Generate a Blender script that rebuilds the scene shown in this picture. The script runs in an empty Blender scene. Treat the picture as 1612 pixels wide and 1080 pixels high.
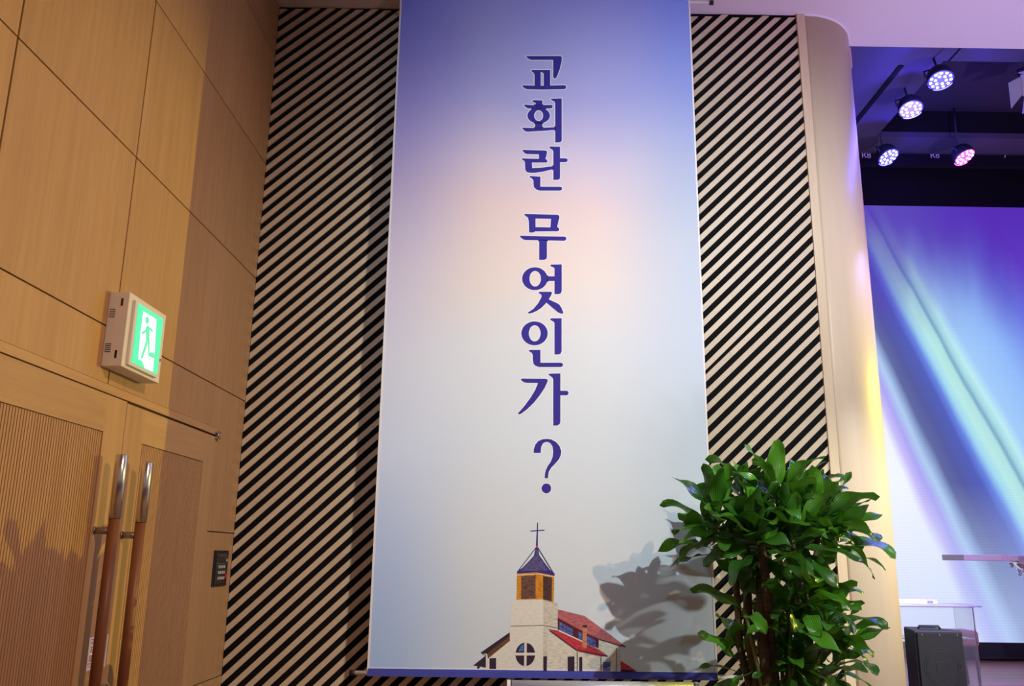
import bpy, bmesh, math, random
from mathutils import Vector, Matrix
random.seed(7)
PI = math.pi
scene = bpy.context.scene
COL = scene.collection

# ------------------------------------------------------------------ camera
FPX, CX, CY = 1366.0, 806.0, 540.0            # focal length and centre for the 1612 x 1080 frame
H, D = 1.6, 7.1                               # eye height, distance to the slatted wall
CAM = Vector((0, 0, H))
def dcam(u, v): return Vector(((u-CX)/FPX, -(v-CY)/FPX, 1.0))
Zc = dcam(878, -5030).normalized()            # vanishing point of the verticals
def hdir(u):
    y = -((u-CX)/FPX*Zc.x + Zc.z)/Zc.y
    return Vector(((u-CX)/FPX, y, 1.0)).normalized()
Yc = hdir(795)                                # normal of the slatted wall
Xc = Yc.cross(Zc).normalized()
if Xc.x < 0: Xc = -Xc
def toworld(a): return Vector((Xc.dot(a), Yc.dot(a), Zc.dot(a)))
def ray(u, v): return toworld(dcam(u, v))
def onY(u, v, y):
    r = ray(u, v); return CAM + r*(y/r.y)
def onZ(u, v, z):
    r = ray(u, v); return CAM + r*((z-H)/r.z)
cam_data = bpy.data.cameras.new('camera')
cam_data.sensor_width = 36.0
cam_data.lens = FPX/1612*36.0
cam_data.clip_start, cam_data.clip_end = 0.05, 100
cam = bpy.data.objects.new('camera', cam_data); COL.objects.link(cam)
ex, ey, ez = toworld(Vector((1, 0, 0))), toworld(Vector((0, 1, 0))), toworld(Vector((0, 0, 1)))
M4 = Matrix.Identity(4)
for i in range(3):
    M4[i][0], M4[i][1], M4[i][2], M4[i][3] = ex[i], ey[i], -ez[i], CAM[i]
cam.matrix_world = M4
scene.camera = cam

# ------------------------------------------------------------------ light
world = bpy.data.worlds.new('world'); scene.world = world; world.use_nodes = True
bg = world.node_tree.nodes['Background']
bg.inputs[0].default_value = (0.62, 0.44, 0.46, 1); bg.inputs[1].default_value = 0.38
scene.view_settings.view_transform = 'Standard'
scene.view_settings.look = 'None'
scene.view_settings.exposure = 0.0
scene.view_settings.gamma = 1.0
scene.view_settings.use_curve_mapping = False

def aim(o, loc, target):
    o.location = loc
    o.rotation_euler = (Vector(target)-Vector(loc)).to_track_quat('-Z', 'Y').to_euler()
def spot(name, loc, target, color, power, angle, blend=1.0, size=0.05, parent=None):
    l = bpy.data.lights.new(name, 'SPOT'); l.color = color; l.energy = power
    l.spot_size = math.radians(angle); l.spot_blend = blend; l.shadow_soft_size = size
    o = bpy.data.objects.new(name, l); COL.objects.link(o); aim(o, loc, target)
    return o
spot('key_spotlight', (3.28, 1.3, 6.03), (1.6, 7.1, 2.5), (0.91, 1.0, 1.0), 1230, 74, 1.0, 0.035)
spot('column_spotlight', (6.6, 4.0, 2.6), (3.15, 7.3, 1.3), (1.0, 1.0, 0.92), 1300, 40, 0.9, 0.05)
spot('warm_fill_light', (3.6, 1.2, 5.4), (-2.3, 6.4, 0.9), (1.0, 0.62, 0.36), 800, 74, 1.0, 0.04)  # added warm fill for the left wall and left slats
spot('cool_fill_light', (-0.4, 0.2, 6.3), (0.5, 6.9, 4.2), (0.50, 0.74, 1.0), 420, 56, 1.0, 0.08)  # added cool fill that lifts the banner, mostly its top
spot('yellow_stage_spotlight', (9.5, 9.10, 3.6), (-2.2, 5.0, 1.6), (1.0, 0.82, 0.08), 2000, 38, 0.6, 0.01)
spot('blue_stage_spotlight', (5.8, 8.6, 6.0), (2.0, 6.0, 1.4), (0.30, 0.26, 1.0), 600, 34, 0.8, 0.03)
spot('lectern_fill_light', (4.6, 4.8, 6.3), (3.95, 8.75, 1.1), (0.92, 0.90, 1.0), 900, 10, 0.6, 0.04)  # added lamp, only brightens the lectern
spot('stage_fill_light', (6.0, 3.5, 5.5), (4.6, 9.2, 0.7), (0.50, 0.36, 1.0), 1300, 32, 0.8, 0.1)  # added violet fill for loudspeaker, pulpit and stage floor
spot('violet_wash_light', (6.6, 4.2, 1.2), (5.2, 7.4, 6.5), (0.58, 0.43, 1.0), 1250, 80, 1.0, 0.2)
spot('pink_wash_light', (2.6, 3.2, 1.0), (2.6, 7.1, 5.9), (0.92, 0.62, 0.82), 260, 75, 1.0, 0.2)

# ------------------------------------------------------------------ helpers
def obj(name, verts, faces, mat, parent=None, smooth=False, bevel=0.0, loc=None, segs=2):
    me = bpy.data.meshes.new(name)
    me.from_pydata([tuple(v) for v in verts], [], faces)
    if bevel > 0:
        bm = bmesh.new(); bm.from_mesh(me)
        es = [e for e in bm.edges if len(e.link_faces) == 2 and e.calc_face_angle(0) > 0.6]
        bmesh.ops.bevel(bm, geom=es, offset=bevel, segments=segs, affect='EDGES', profile=0.5)
        bm.to_mesh(me); bm.free()
    me.update()
    if smooth:
        for p in me.polygons: p.use_smooth = len(p.vertices) <= 4
    if mat is not None:
        for m in (mat if isinstance(mat, (list, tuple)) else [mat]): me.materials.append(m)
    o = bpy.data.objects.new(name, me); COL.objects.link(o)
    if parent: o.parent = parent
    if loc is not None: o.location = loc
    return o
def thing(name, label, cat, loc=(0, 0, 0), group=None, rotz=0):
    o = bpy.data.objects.new(name, None); COL.objects.link(o)
    o.empty_display_size = 0.1; o.location = loc; o.rotation_euler = (0, 0, rotz)
    o['label'] = label; o['category'] = cat
    if group: o['group'] = group
    return o
def struct(o):
    o['kind'] = 'structure'; return o
class MB:
    def __init__(s): s.v, s.f, s.m = [], [], []
    def add(s, v, f):
        n = len(s.v); s.v += [Vector(p) for p in v]; s.f += [tuple(i+n for i in q) for q in f]; return s
    def box(s, x0, x1, y0, y1, z0, z1):
        return s.add([(x0,y0,z0),(x1,y0,z0),(x1,y1,z0),(x0,y1,z0),(x0,y0,z1),(x1,y0,z1),(x1,y1,z1),(x0,y1,z1)],
                     [(0,3,2,1),(4,5,6,7),(0,1,5,4),(1,2,6,5),(2,3,7,6),(3,0,4,7)])
    def prism(s, pts, a, b, axis='y'):
        n = len(pts)
        if axis == 'y': v = [(p[0], a, p[1]) for p in pts]+[(p[0], b, p[1]) for p in pts]
        elif axis == 'z': v = [(p[0], p[1], a) for p in pts]+[(p[0], p[1], b) for p in pts]
        else: v = [(a, p[0], p[1]) for p in pts]+[(b, p[0], p[1]) for p in pts]
        f = [tuple(range(n)), tuple(range(2*n-1, n-1, -1))]+[(i, i+n, (i+1) % n+n, (i+1) % n) for i in range(n)]
        return s.add(v, f)
    def tube(s, pts, rad, seg=10, cap=True):
        pts = [Vector(p) for p in pts]; k = len(pts); v = []; f = []
        rads = rad if isinstance(rad, (list, tuple)) else [rad]*k
        up = Vector((0, 0, 1))
        for i, p in enumerate(pts):
            t = (pts[min(i+1, k-1)]-pts[max(i-1, 0)]).normalized()
            a = t.cross(up)
            if a.length < 1e-3: a = t.cross(Vector((1, 0, 0)))
            a.normalize(); b = t.cross(a)
            for j in range(seg):
                q = 2*PI*j/seg; v.append(p+(a*math.cos(q)+b*math.sin(q))*rads[i])
        for i in range(k-1):
            for j in range(seg):
                f.append((i*seg+j, i*seg+(j+1) % seg, (i+1)*seg+(j+1) % seg, (i+1)*seg+j))
        if cap: f += [tuple(range(seg-1, -1, -1)), tuple(range((k-1)*seg, k*seg))]
        return s.add(v, f)
    def lathe(s, prof, c=(0, 0, 0), seg=24):
        v = []; f = []; k = len(prof)
        for r, z in prof:
            for j in range(seg):
                q = 2*PI*j/seg; v.append((c[0]+r*math.cos(q), c[1]+r*math.sin(q), c[2]+z))
        for i in range(k-1):
            for j in range(seg):
                f.append((i*seg+j, i*seg+(j+1) % seg, (i+1)*seg+(j+1) % seg, (i+1)*seg+j))
        f += [tuple(range(seg-1, -1, -1)), tuple(range((k-1)*seg, k*seg))]
        return s.add(v, f)
    def build(s, name, mat, parent=None, smooth=False, bevel=0.0, loc=None):
        return obj(name, s.v, s.f, mat, parent, smooth, bevel, loc)
def flat_fill(shapes, mat, name, parent, to3d, offset=0.0):
    """shapes: list of (outer, [holes]) in 2D; filled flat mesh, thickness added by nothing but its print"""
    cu = bpy.data.curves.new(name, 'CURVE'); cu.dimensions = '2D'; cu.fill_mode = 'FRONT'; cu.offset = offset
    verts, faces = [], []
    for outer, holes in shapes:
        c = bpy.data.curves.new('fill', 'CURVE'); c.dimensions = '2D'; c.fill_mode = 'FRONT'; c.offset = offset
        for n, ring in enumerate([outer]+holes):
            a = sum(ring[i-1][0]*ring[i][1]-ring[i][0]*ring[i-1][1] for i in range(len(ring)))
            if (a > 0) != (n == 0): ring = ring[::-1]
            sp = c.splines.new('POLY'); sp.points.add(len(ring)-1); sp.use_cyclic_u = True
            for i, p in enumerate(ring): sp.points[i].co = (p[0], p[1], 0, 1)
        o = bpy.data.objects.new('fill', c); COL.objects.link(o)
        dg = bpy.context.evaluated_depsgraph_get()
        me = bpy.data.meshes.new_from_object(o.evaluated_get(dg))
        n = len(verts)
        verts += [to3d(w.co.x, w.co.y) for w in me.vertices]
        faces += [tuple(i+n for i in p.vertices) for p in me.polygons]
        bpy.data.objects.remove(o); bpy.data.curves.remove(c); bpy.data.meshes.remove(me)
    bpy.data.curves.remove(cu)
    return obj(name, verts, faces, mat, parent)

# ------------------------------------------------------------------ materials
def s2l(c): return tuple(((x/255)/12.92 if x/255 <= .04045 else ((x/255+.055)/1.055)**2.4) for x in c)
def mat(name, col, rough=0.6, metal=0.0, spec=0.4, **kw):
    m = bpy.data.materials.new(name); m.use_nodes = True
    b = m.node_tree.nodes['Principled BSDF']
    b.inputs['Base Color'].default_value = (*col, 1); b.inputs['Roughness'].default_value = rough
    b.inputs['Metallic'].default_value = metal; b.inputs['Specular IOR Level'].default_value = spec
    for k, v in kw.items(): b.inputs[k].default_value = v
    return m
def nodes(m): return m.node_tree.nodes, m.node_tree.links, m.node_tree.nodes['Principled BSDF']
def emis(name, col, strength):
    m = bpy.data.materials.new(name); m.use_nodes = True
    n, l, b = nodes(m)
    b.inputs['Base Color'].default_value = (*col, 1); b.inputs['Roughness'].default_value = .4
    b.inputs['Emission Color'].default_value = (*col, 1); b.inputs['Emission Strength'].default_value = strength
    return m
def wood(name, c1, c2, scale=(14, 14, 0.9), rough=0.42, bump=0.02, detail=6):
    m = mat(name, c1, rough); n, l, b = nodes(m)
    tc = n.new('ShaderNodeTexCoord'); mp = n.new('ShaderNodeMapping'); mp.inputs['Scale'].default_value = scale
    oi = n.new('ShaderNodeObjectInfo')
    ad = n.new('ShaderNodeVectorMath'); ad.operation = 'ADD'
    mu = n.new('ShaderNodeMath'); mu.operation = 'MULTIPLY'; mu.inputs[1].default_value = 17.0
    l.new(oi.outputs['Random'], mu.inputs[0]); l.new(tc.outputs['Object'], ad.inputs[0]); l.new(mu.outputs[0], ad.inputs[1])
    l.new(ad.outputs[0], mp.inputs['Vector'])
    nz = n.new('ShaderNodeTexNoise'); nz.inputs['Scale'].default_value = 1.6; nz.inputs['Detail'].default_value = detail
    nz.inputs['Roughness'].default_value = .62
    l.new(mp.outputs[0], nz.inputs['Vector'])
    rp = n.new('ShaderNodeValToRGB')
    rp.color_ramp.elements[0].position = .3; rp.color_ramp.elements[0].color = (*c2, 1)
    rp.color_ramp.elements[1].position = .72; rp.color_ramp.elements[1].color = (*c1, 1)
    l.new(nz.outputs['Fac'], rp.inputs[0])
    hv = n.new('ShaderNodeHueSaturation')
    mr = n.new('ShaderNodeMapRange'); mr.inputs['To Min'].default_value = .94; mr.inputs['To Max'].default_value = 1.06
    l.new(oi.outputs['Random'], mr.inputs['Value']); l.new(mr.outputs[0], hv.inputs['Value'])
    l.new(rp.outputs[0], hv.inputs['Color']); l.new(hv.outputs[0], b.inputs['Base Color'])
    bp = n.new('ShaderNodeBump'); bp.inputs['Strength'].default_value = bump*4; bp.inputs['Distance'].default_value = .004
    l.new(nz.outputs['Fac'], bp.inputs['Height']); l.new(bp.outputs[0], b.inputs['Normal'])
    return m
M = {}
M['veneer'] = wood('oak veneer', (.56, .345, .165), (.47, .275, .125))
M['veneer_h'] = wood('oak veneer cross grain', (.57, .355, .17), (.47, .275, .125), (0.9, 14, 14))
M['slat'] = wood('ash slat', (.61, .495, .35), (.56, .44, .30), (9, 9, 9))
M['column'] = wood('pale veneer', (.69, .56, .40), (.665, .53, .37), (9, 9, .6))
M['trimwood'] = wood('pale trim', (.68, .54, .36), (.62, .47, .30))
M['groove'] = mat('dark groove', (.10, .055, .028), .8)
M['backing'] = mat('black backing', (.006, .006, .007), .9, spec=.1)
M['plaster'] = mat('white plaster', (.74, .70, .70), .8)
M['steel'] = mat('brushed steel', (.72, .71, .72), .22, 1.0)
M['steel_dull'] = mat('dull steel', (.42, .38, .38), .42, 1.0)
M['redwood'] = wood('red brown grip', (.27, .105, .045), (.19, .07, .03), (20, 20, 1.2), .45)
M['white_metal'] = mat('white metal', (.78, .76, .80), .45)
M['black'] = mat('black plastic', (.015, .015, .017), .45)
M['rubber'] = mat('black cap', (.012, .012, .014), .5)
M['white'] = mat('white print', (.85, .85, .87), .7)
M['grey_key'] = mat('grey keys', (.52, .50, .50), .5)
M['red'] = mat('red', (.7, .02, .03), .5)
M['redink'] = mat('red ink', (.45, .02, .07), .7)
M['bluefab'] = mat('blue band', s2l((72, 80, 178)), .8)
M['rod'] = mat('pale rod', (.72, .71, .70), .35)
M['floor'] = wood('hall floor', (.30, .18, .10), (.24, .13, .07), (1, 8, 8))
M['alu'] = mat('silver sheet', (.50, .54, .64), .5, .35)
M['stagewood'] = wood('stage boards', (.34, .12, .09), (.27, .085, .07), (1, 9, 9), .3)
M['stagedark'] = mat('dark stage paint', (.05, .045, .065), .8)
M['stageblack'] = mat('black drape', (.010, .009, .014), .95, spec=.1)
M['stagegrey'] = mat('grey stage panel', (.065, .055, .095), .8)
M['recess'] = mat('recess paint', (.035, .03, .05), .9, spec=.1)
M['lampgrey'] = mat('grey lamp metal', (.34, .36, .38), .45)

# ------------------------------------------------------------------ room shell
# left wall frame: local x runs along the wall (0 at the corner, negative towards the viewer), -y points into the hall
lw = toworld(hdir(833)); lw.z = 0; lw.normalize()
corner = onY(389, 600, D); corner.z = 0
LROT = math.atan2(lw.y, lw.x)
LN = Vector((lw.y, -lw.x, 0))                 # into the hall
def onL(u, v, p=0.0):
    """pixel -> (s, z) on the plane standing p in front of the left wall"""
    r = ray(u, v); t = LN.dot(corner+LN*p-CAM)/LN.dot(r); P = CAM+r*t
    return lw.dot(P-corner), P.z
ZC = 6.53                                     # height of the hall ceiling

fl = struct(MB().box(-9, 10, -6, D+.3, -.12, 0).build('floor', M['floor']))
ce = MB().box(-9, 12.5, -6, 7.60, ZC, ZC+.9).build('ceiling', M['plaster']); struct(ce)
wl = MB().box(-11, .12, .012, .20, 0, ZC).build('wall_left', M['groove'], loc=corner); wl.rotation_euler = (0, 0, LROT); struct(wl)
COLS = [(-7.26, -6.03), (-6.03, -4.795), (-4.795, -3.56), (-3.56, -2.328), (-2.328, -1.135), (-1.135, 0)]
ROWS = [2.811, 3.876, 4.941, 6.006, ZC]
def panel(x0, x1, z0, z1, th=.012, m='veneer', gx=(.006, .006), gz=(.004, .004), name='panel'):
    return MB().box(x0+gx[0], x1-gx[1], 0, th+.006, z0+gz[0], z1-gz[1]).build(name, M[m], wl, bevel=.0015)
DOOR_Z, HEAD_Z = 2.447, 2.500
DL, DM, DR = -3.58, -2.078, -.60
for i, (a, b) in enumerate(COLS):
    gx = [.0065, .0065]
    if b == -1.135: gx[1] = .0012
    if a == -1.135: gx[0] = .0012
    if b == 0: gx[1] = 0
    for z0, z1 in zip(ROWS[:-1], ROWS[1:]):
        panel(a, b, z0, z1, gx=gx)
    if a > -3.6:
        if b == 0:
            panel(a, DR+.006, HEAD_Z, ROWS[0], gx=(.0012, .0), gz=(.003, .004))
        else: panel(a, b, HEAD_Z, ROWS[0], gx=gx, gz=(.003, .004))
    else:
        for z0, z1 in ((0, .681), (.681, 1.746), (1.746, 2.811)): panel(a, b, z0, z1, gx=gx)
panel(DR+.006, 0, 1.746, ROWS[0], gx=(0, 0))
panel(DR+.006, 0, .681, 1.746, gx=(0, 0))
panel(DR+.006, 0, 0, .681, gx=(0, 0))
# head rail above the doors
hd = MB().box(DL, DR+.02, -.006, .012, DOOR_Z+.004, HEAD_Z).build('trim_1', M['veneer_h'], loc=corner, bevel=.002)
hd.rotation_euler = (0, 0, LROT); struct(hd)

def door(idx, x0, x1, r0, r1, rtop, tg=.003):
    d = bpy.data.objects.new('door_%d' % idx, None); COL.objects.link(d)
    d.location = corner; d.rotation_euler = (0, 0, LROT); struct(d)
    y0, y1 = -.004, .010
    e = .003; DZ = DOOR_Z-tg
    MB().box(x0+e, r0, y0, y1, .01, DZ).build('stile', M['veneer'], d)
    MB().box(r1, x1-e, y0, y1, .01, DZ).build('stile', M['veneer'], d)
    MB().box(r0, r1, y0, y1, rtop, DZ).build('top_rail', M['veneer_h'], d)
    MB().box(r0, r1, y0, y1, .01, .28).build('bottom_rail', M['veneer_h'], d)
    # ribbed inset: one mesh of many thin vertical ribs
    mb = MB(); n = int((r1-r0)/.0235); w = (r1-r0)/n
    mb.box(r0, r1, .009, .0118, .28, rtop)
    for k in range(n):
        a = r0+k*w; mb.box(a+w*.16, a+w*.84, .003, .0095, .28, rtop-.004)
    mb.build('ribbed_panel', M['rib'], d)['kind'] = 'stuff'
    return d
M['rib'] = wood('ribbed veneer', (.50, .30, .155), (.42, .24, .12))
d1 = door(1, DL, DM, DL+.22, -2.322, 2.238)
d2 = door(2, DM, DR, -1.832, -.812, 2.232, .011)
def pull(d, s, ztop, zsl, zpost):
    p = .105
    h = MB().tube([(s, -p, .62), (s, -p, zsl)], .029, 18).build('handle', M['redwood'], d, True)
    MB().tube([(s, -p, zsl-.002), (s, -p, ztop-.003), (s, -p, ztop)], [.0325, .0325, .030], 24).build('sleeve', M['steel'], h, True)
    for z in (zpost, .78):
        MB().tube([(s, -.006, z), (s, -p+.01, z)], .0195, 14).build('post', M['steel_dull'], h, True)
        MB().tube([(s, -.004, z), (s, -.012, z)], .0225, 14).build('rose', M['steel_dull'], h, True)
s1, z1 = onL(192, 716, .105); s2, z2 = onL(232, 728, .105)
pull(d1, s1, z1, onL(181, 816, .105)[1], onL(186, 836, .105)[1])
pull(d2, s2, z2, onL(224, 822, .105)[1], onL(222, 843, .105)[1])
# stickers on the left leaf
def on_left(p): return lambda x, y: (lambda q: (q[0], -p, q[1]))(onL(x, y, p))
c1 = lambda pts, o=(120, 980), s=10.8: [(o[0]+x/s, o[1]+y/s) for x, y in pts]
st = flat_fill([(c1([(228, 258), (338, 238), (275, 800), (165, 830)]), [])], M['white'], 'sticker', d1, on_left(.0052))
ink = [[(250,292),(292,280),(292,290),(250,302)], [(292,280),(300,280),(305,325),(297,325)], [(248,345),(285,335),(286,372),(276,372),(276,347),(248,355)], [(300,318),(305,318),(305,340),(290,340)],
       [(245,420),(290,412),(290,424),(245,432)], [(262,430),(270,430),(268,462),(260,462)], [(243,462),(290,455),(288,468),(243,474)], [(282,470),(290,470),(288,490),(280,490)],
       [(240,490),(275,485),(273,497),(240,502)], [(240,502),(250,502),(248,520),(238,520)], [(268,497),(276,497),(272,518),(264,518)],
       [(228,565),(270,560),(268,572),(228,578)], [(228,578),(238,578),(236,608),(226,608)], [(260,572),(268,572),(264,612),(256,612)], [(222,605),(262,612),(262,622),(222,616)],
       [(218,628),(228,628),(222,668),(212,668)], [(225,640),(262,636),(262,646),(225,650)], [(240,646),(250,646),(246,664),(236,664)],
       [(190,700),(262,690),(262,698),(190,708)], [(188,718),(262,710),(262,716),(188,724)], [(186,740),(262,732),(262,738),(186,746)], [(184,762),(258,756),(258,762),(184,768)]]
flat_fill([(c1(q), []) for q in ink], M['redink'], 'sticker_print', st, on_left(.0058))
flat_fill([(c1([(530, 200), (552, 200), (490, 755), (462, 755)]), [])], M['white'], 'notice_edge', d1, on_left(.0052))
# keyhole rose at the bottom of the left leaf
sl, zl = onL(163, 1076, .01)
MB().tube([(sl, -.004, zl-.03), (sl, -.03, zl-.03)], .028, 18).build('lock_rose', M['steel'], d1, True)
# top hinge
sh, zh = onL(341, 684, .01)
hg = MB().box(sh-.035, sh+.05, -.030, 0, zh+.008, zh+.028).box(sh-.02, sh+.045, -.028, 0, zh-.032, zh-.012).build('hinge', M['steel'], d2, bevel=.003)
MB().tube([(sh+.004, -.02, zh-.03), (sh+.004, -.02, zh+.026)], .010, 10).build('pin', M['steel_dull'], hg, True)

# ---- slatted wall
SD = .015                                     # slat depth
wb = MB().box(corner.x-.05, 2.66, D+SD, D+SD+.2, 0, ZC).build('wall_back', M['backing']); struct(wb)
def clip(poly, ax, val, keep_less):
    out = []
    for i in range(len(poly)):
        a, b = poly[i-1], poly[i]
        ia = (a[ax] <= val) if keep_less else (a[ax] >= val)
        ib = (b[ax] <= val) if keep_less else (b[ax] >= val)
        if ia != ib:
            t = (val-a[ax])/(b[ax]-a[ax]); out.append((a[0]+(b[0]-a[0])*t, a[1]+(b[1]-a[1])*t))
        if ib: out.append(b)
    return out
def slat(x0, x1, xa, za, t, hgt, jit):
    """slat whose lower edge passes (xa, za) with slope t, vertical height hgt"""
    poly = [(x0-.1, za+(x0-.1-xa)*t), (x1+.1, za+(x1+.1-xa)*t), (x1+.1, za+(x1+.1-xa)*t+hgt), (x0-.1, za+(x0-.1-xa)*t+hgt)]
    for ax, val, less in ((0, x0, False), (0, x1, True), (1, .02, False), (1, ZC-.012-jit, True)):
        poly = clip(poly, ax, val, less)
        if len(poly) < 3: return
    a = sum(poly[i-1][0]*poly[i][1]-poly[i][0]*poly[i-1][1] for i in range(len(poly)))
    if abs(a) < .002: return
    pieces = [poly]
    if x0 > .4 and random.random() < .5:      # butt joint across the slat
        xm = random.uniform(x0+.15, x1-.15); s = .95
        def half(sign):
            out = []
            for i in range(len(poly)):
                p, q = poly[i-1], poly[i]
                f = lambda w: sign*((w[0]-xm)+t*(w[1]-(za+(xm-xa)*t)))
                fp, fq = f(p)-.0012, f(q)-.0012
                if (fp >= 0) != (fq >= 0):
                    k = fp/(fp-fq); out.append((p[0]+(q[0]-p[0])*k, p[1]+(q[1]-p[1])*k))
                if fq >= 0: out.append(q)
            return out
        hs = [h for h in (half(1), half(-1)) if len(h) >= 3]
        if len(hs) == 2: pieces = hs
    for pc in pieces:
        a = sum(pc[i-1][0]*pc[i][1]-pc[i][0]*pc[i-1][1] for i in range(len(pc)))
        if a < 0: pc = pc[::-1]
        cx = sum(p[0] for p in pc)/len(pc); cz = sum(p[1] for p in pc)/len(pc)
        mb = MB().prism([(p[0]-cx, p[1]-cz) for p in pc], 0, SD+.004)
        mb.build('slat', M['slat'], wb, loc=(cx, D+random.uniform(-.001, .001), cz))
XL0, XL1, XR0, XR1 = corner.x+.002, 1.05, 1.06, 2.638
for k in range(-3, 76):                       # left field, counted from the corner downwards
    za = 6.337-(k)*.12132
    t = .945-.11*max(0, min(1, (za-4.4)/2.0))+(.02 if za > 6.5 else 0)
    slat(XL0, XL1, -2.145, za, t, .0575, random.uniform(0, .022))
for k in range(-13, 66):                       # right field, counted from the column downwards
    za = 6.252-k*.1268
    slat(XR0, XR1, 2.64, za, .985-.03*(1 if za < 4 else 0), .0610, random.uniform(0, .03))

# ---- trim strip and curved column at the stage opening
tr = MB().box(2.640, 2.716, D-.012, D+.1, 0, ZC).build('trim_2', M['trimwood'], bevel=.002); struct(tr)
RC = .60
pts = []
for k in range(33):
    q = PI/2*k/32; pts.append((2.718+RC*math.sin(q), D+RC-RC*math.cos(q)))
pts += [(2.718+RC, D+.9), (2.718, D+.9)]
colo = MB().prism(pts, 0, ZC, 'z').build('wall_column', M['column']); struct(colo)
for p in colo.data.polygons:
    if len(p.vertices) == 4: p.use_smooth = abs(p.normal.z) < .5
mb = MB()
for k in range(20):
    qa, qb = PI/2*k/20, PI/2*(k+1)/20
    P = lambda q, r: (2.718+r*math.sin(q), D+RC-r*math.cos(q))
    a, b, c, d = P(qa, RC), P(qb, RC), P(qb, RC+.008), P(qa, RC+.008)
    mb.prism([a, d, c, b], ZC-.012, ZC, 'z')
struct(mb.build('trim_3', M['white']))

# ------------------------------------------------------------------ stage
SF, YB, SC = .36, 12.0, 7.2                   # stage floor height, back of the stage, stage ceiling
stg = MB().box(2.9, 13, 7.72, YB+.4, 0, SF-.03).build('floor_stage', M['groove']); struct(stg)
pw = .30
for k in range(15):
    y = 7.72+k*pw
    MB().box(-5.05, 5.05, .006, pw-.006, -.03, 0).build('plank', M['stagewood'], stg, bevel=.003, loc=(7.95, y, SF))
struct(MB().box(2.72, 2.9, 8.0, YB+.4, 0, 8.2).build('wall_stage_left', M['stagedark']))
struct(MB().box(2.72, 13, YB+.12, YB+.3, 0, 8.2).build('wall_stage_back', M['stageblack']))
# stage ceiling with a recess
HX0, HY0, HY1 = 4.97, 8.90, 10.76
sc = MB().box(2.72, HX0, 7.62, YB+.3, SC, SC+.08).box(HX0, 13, 7.62, HY0, SC, SC+.08).box(HX0, 13, HY1, 11.25, SC, SC+.08)
sc.box(HX0, 13, 11.25, YB+.3, SC+.3, SC+.38)
sc = struct(sc.build('ceiling_stage', M['stagegrey']))
struct(MB().box(HX0-.05, 13, HY0-.05, HY1+.05, SC+.40, SC+.50).build('ceiling_stage_recess', M['recess']))
mb = MB().box(HX0-.02, HX0, HY0, HY1, SC+.081, SC+.40).box(HX0, 13, HY1, HY1+.02, SC+.081, SC+.40).box(HX0, 13, HY0-.02, HY0, SC+.081, SC+.40)
struct(mb.build('trim_4', M['stageblack']))
struct(MB().box(4.50, 4.56, 9.0, 11.2, SC-.012, SC).build('trim_5', M['stageblack']))
a, b = onZ(1490, 75, SC), onZ(1470, 106, SC)
struct(MB().box(5.02, 5.04, 7.7, HY0, SC-.008, SC).build('trim_6', M['stageblack']))
# pink edge moulding beside the column under the soffit
mb = MB()
for k in range(3): mb.box(3.322+.0*k, 3.352+.012*k, 7.62+.05*k, 7.655+.05*k, ZC-.22, ZC)
struct(mb.build('trim_7', mat('pink moulding', (.62, .34, .40), .6)))

# batten with numbers
bt = thing('lighting_batten', 'long black lighting batten with small white numbers above the stage screen', 'batten', (5, 11.25, 7.0))
MB().box(-.6, 7.5, 0, .10, .03, .195).build('beam', M['stageblack'], bt, bevel=.004)
for k in range(3): MB().tube([(.3+2.6*k, .05, .19), (.3+2.6*k, .05, .5)], .015, 8).build('hanger', M['stagedark'], bt)
M['numeral'] = mat('faded white paint', (.62, .60, .66), .8)
def text_mesh(body, size, name, parent, m, loc):
    c = bpy.data.curves.new('txt', 'FONT'); c.body = body; c.size = size; c.align_x = 'CENTER'
    o = bpy.data.objects.new('txt', c); COL.objects.link(o)
    me = bpy.data.meshes.new_from_object(o.evaluated_get(bpy.context.evaluated_depsgraph_get()))
    vs = [(v.co.x, 0, v.co.y) for v in me.vertices]; fs = [tuple(p.vertices) for p in me.polygons]
    bpy.data.objects.remove(o); bpy.data.curves.remove(c); bpy.data.meshes.remove(me)
    return obj(name, vs, fs, m, parent, loc=loc)
for body, u in (('R8', 1364), ('R8', 1472), ('7', 1583)):
    p = onY(u, 248.5, 11.248)
    text_mesh(body, .125, 'numeral', bt, M['numeral'], (p.x-5, -.002, p.z-7.0))

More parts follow.
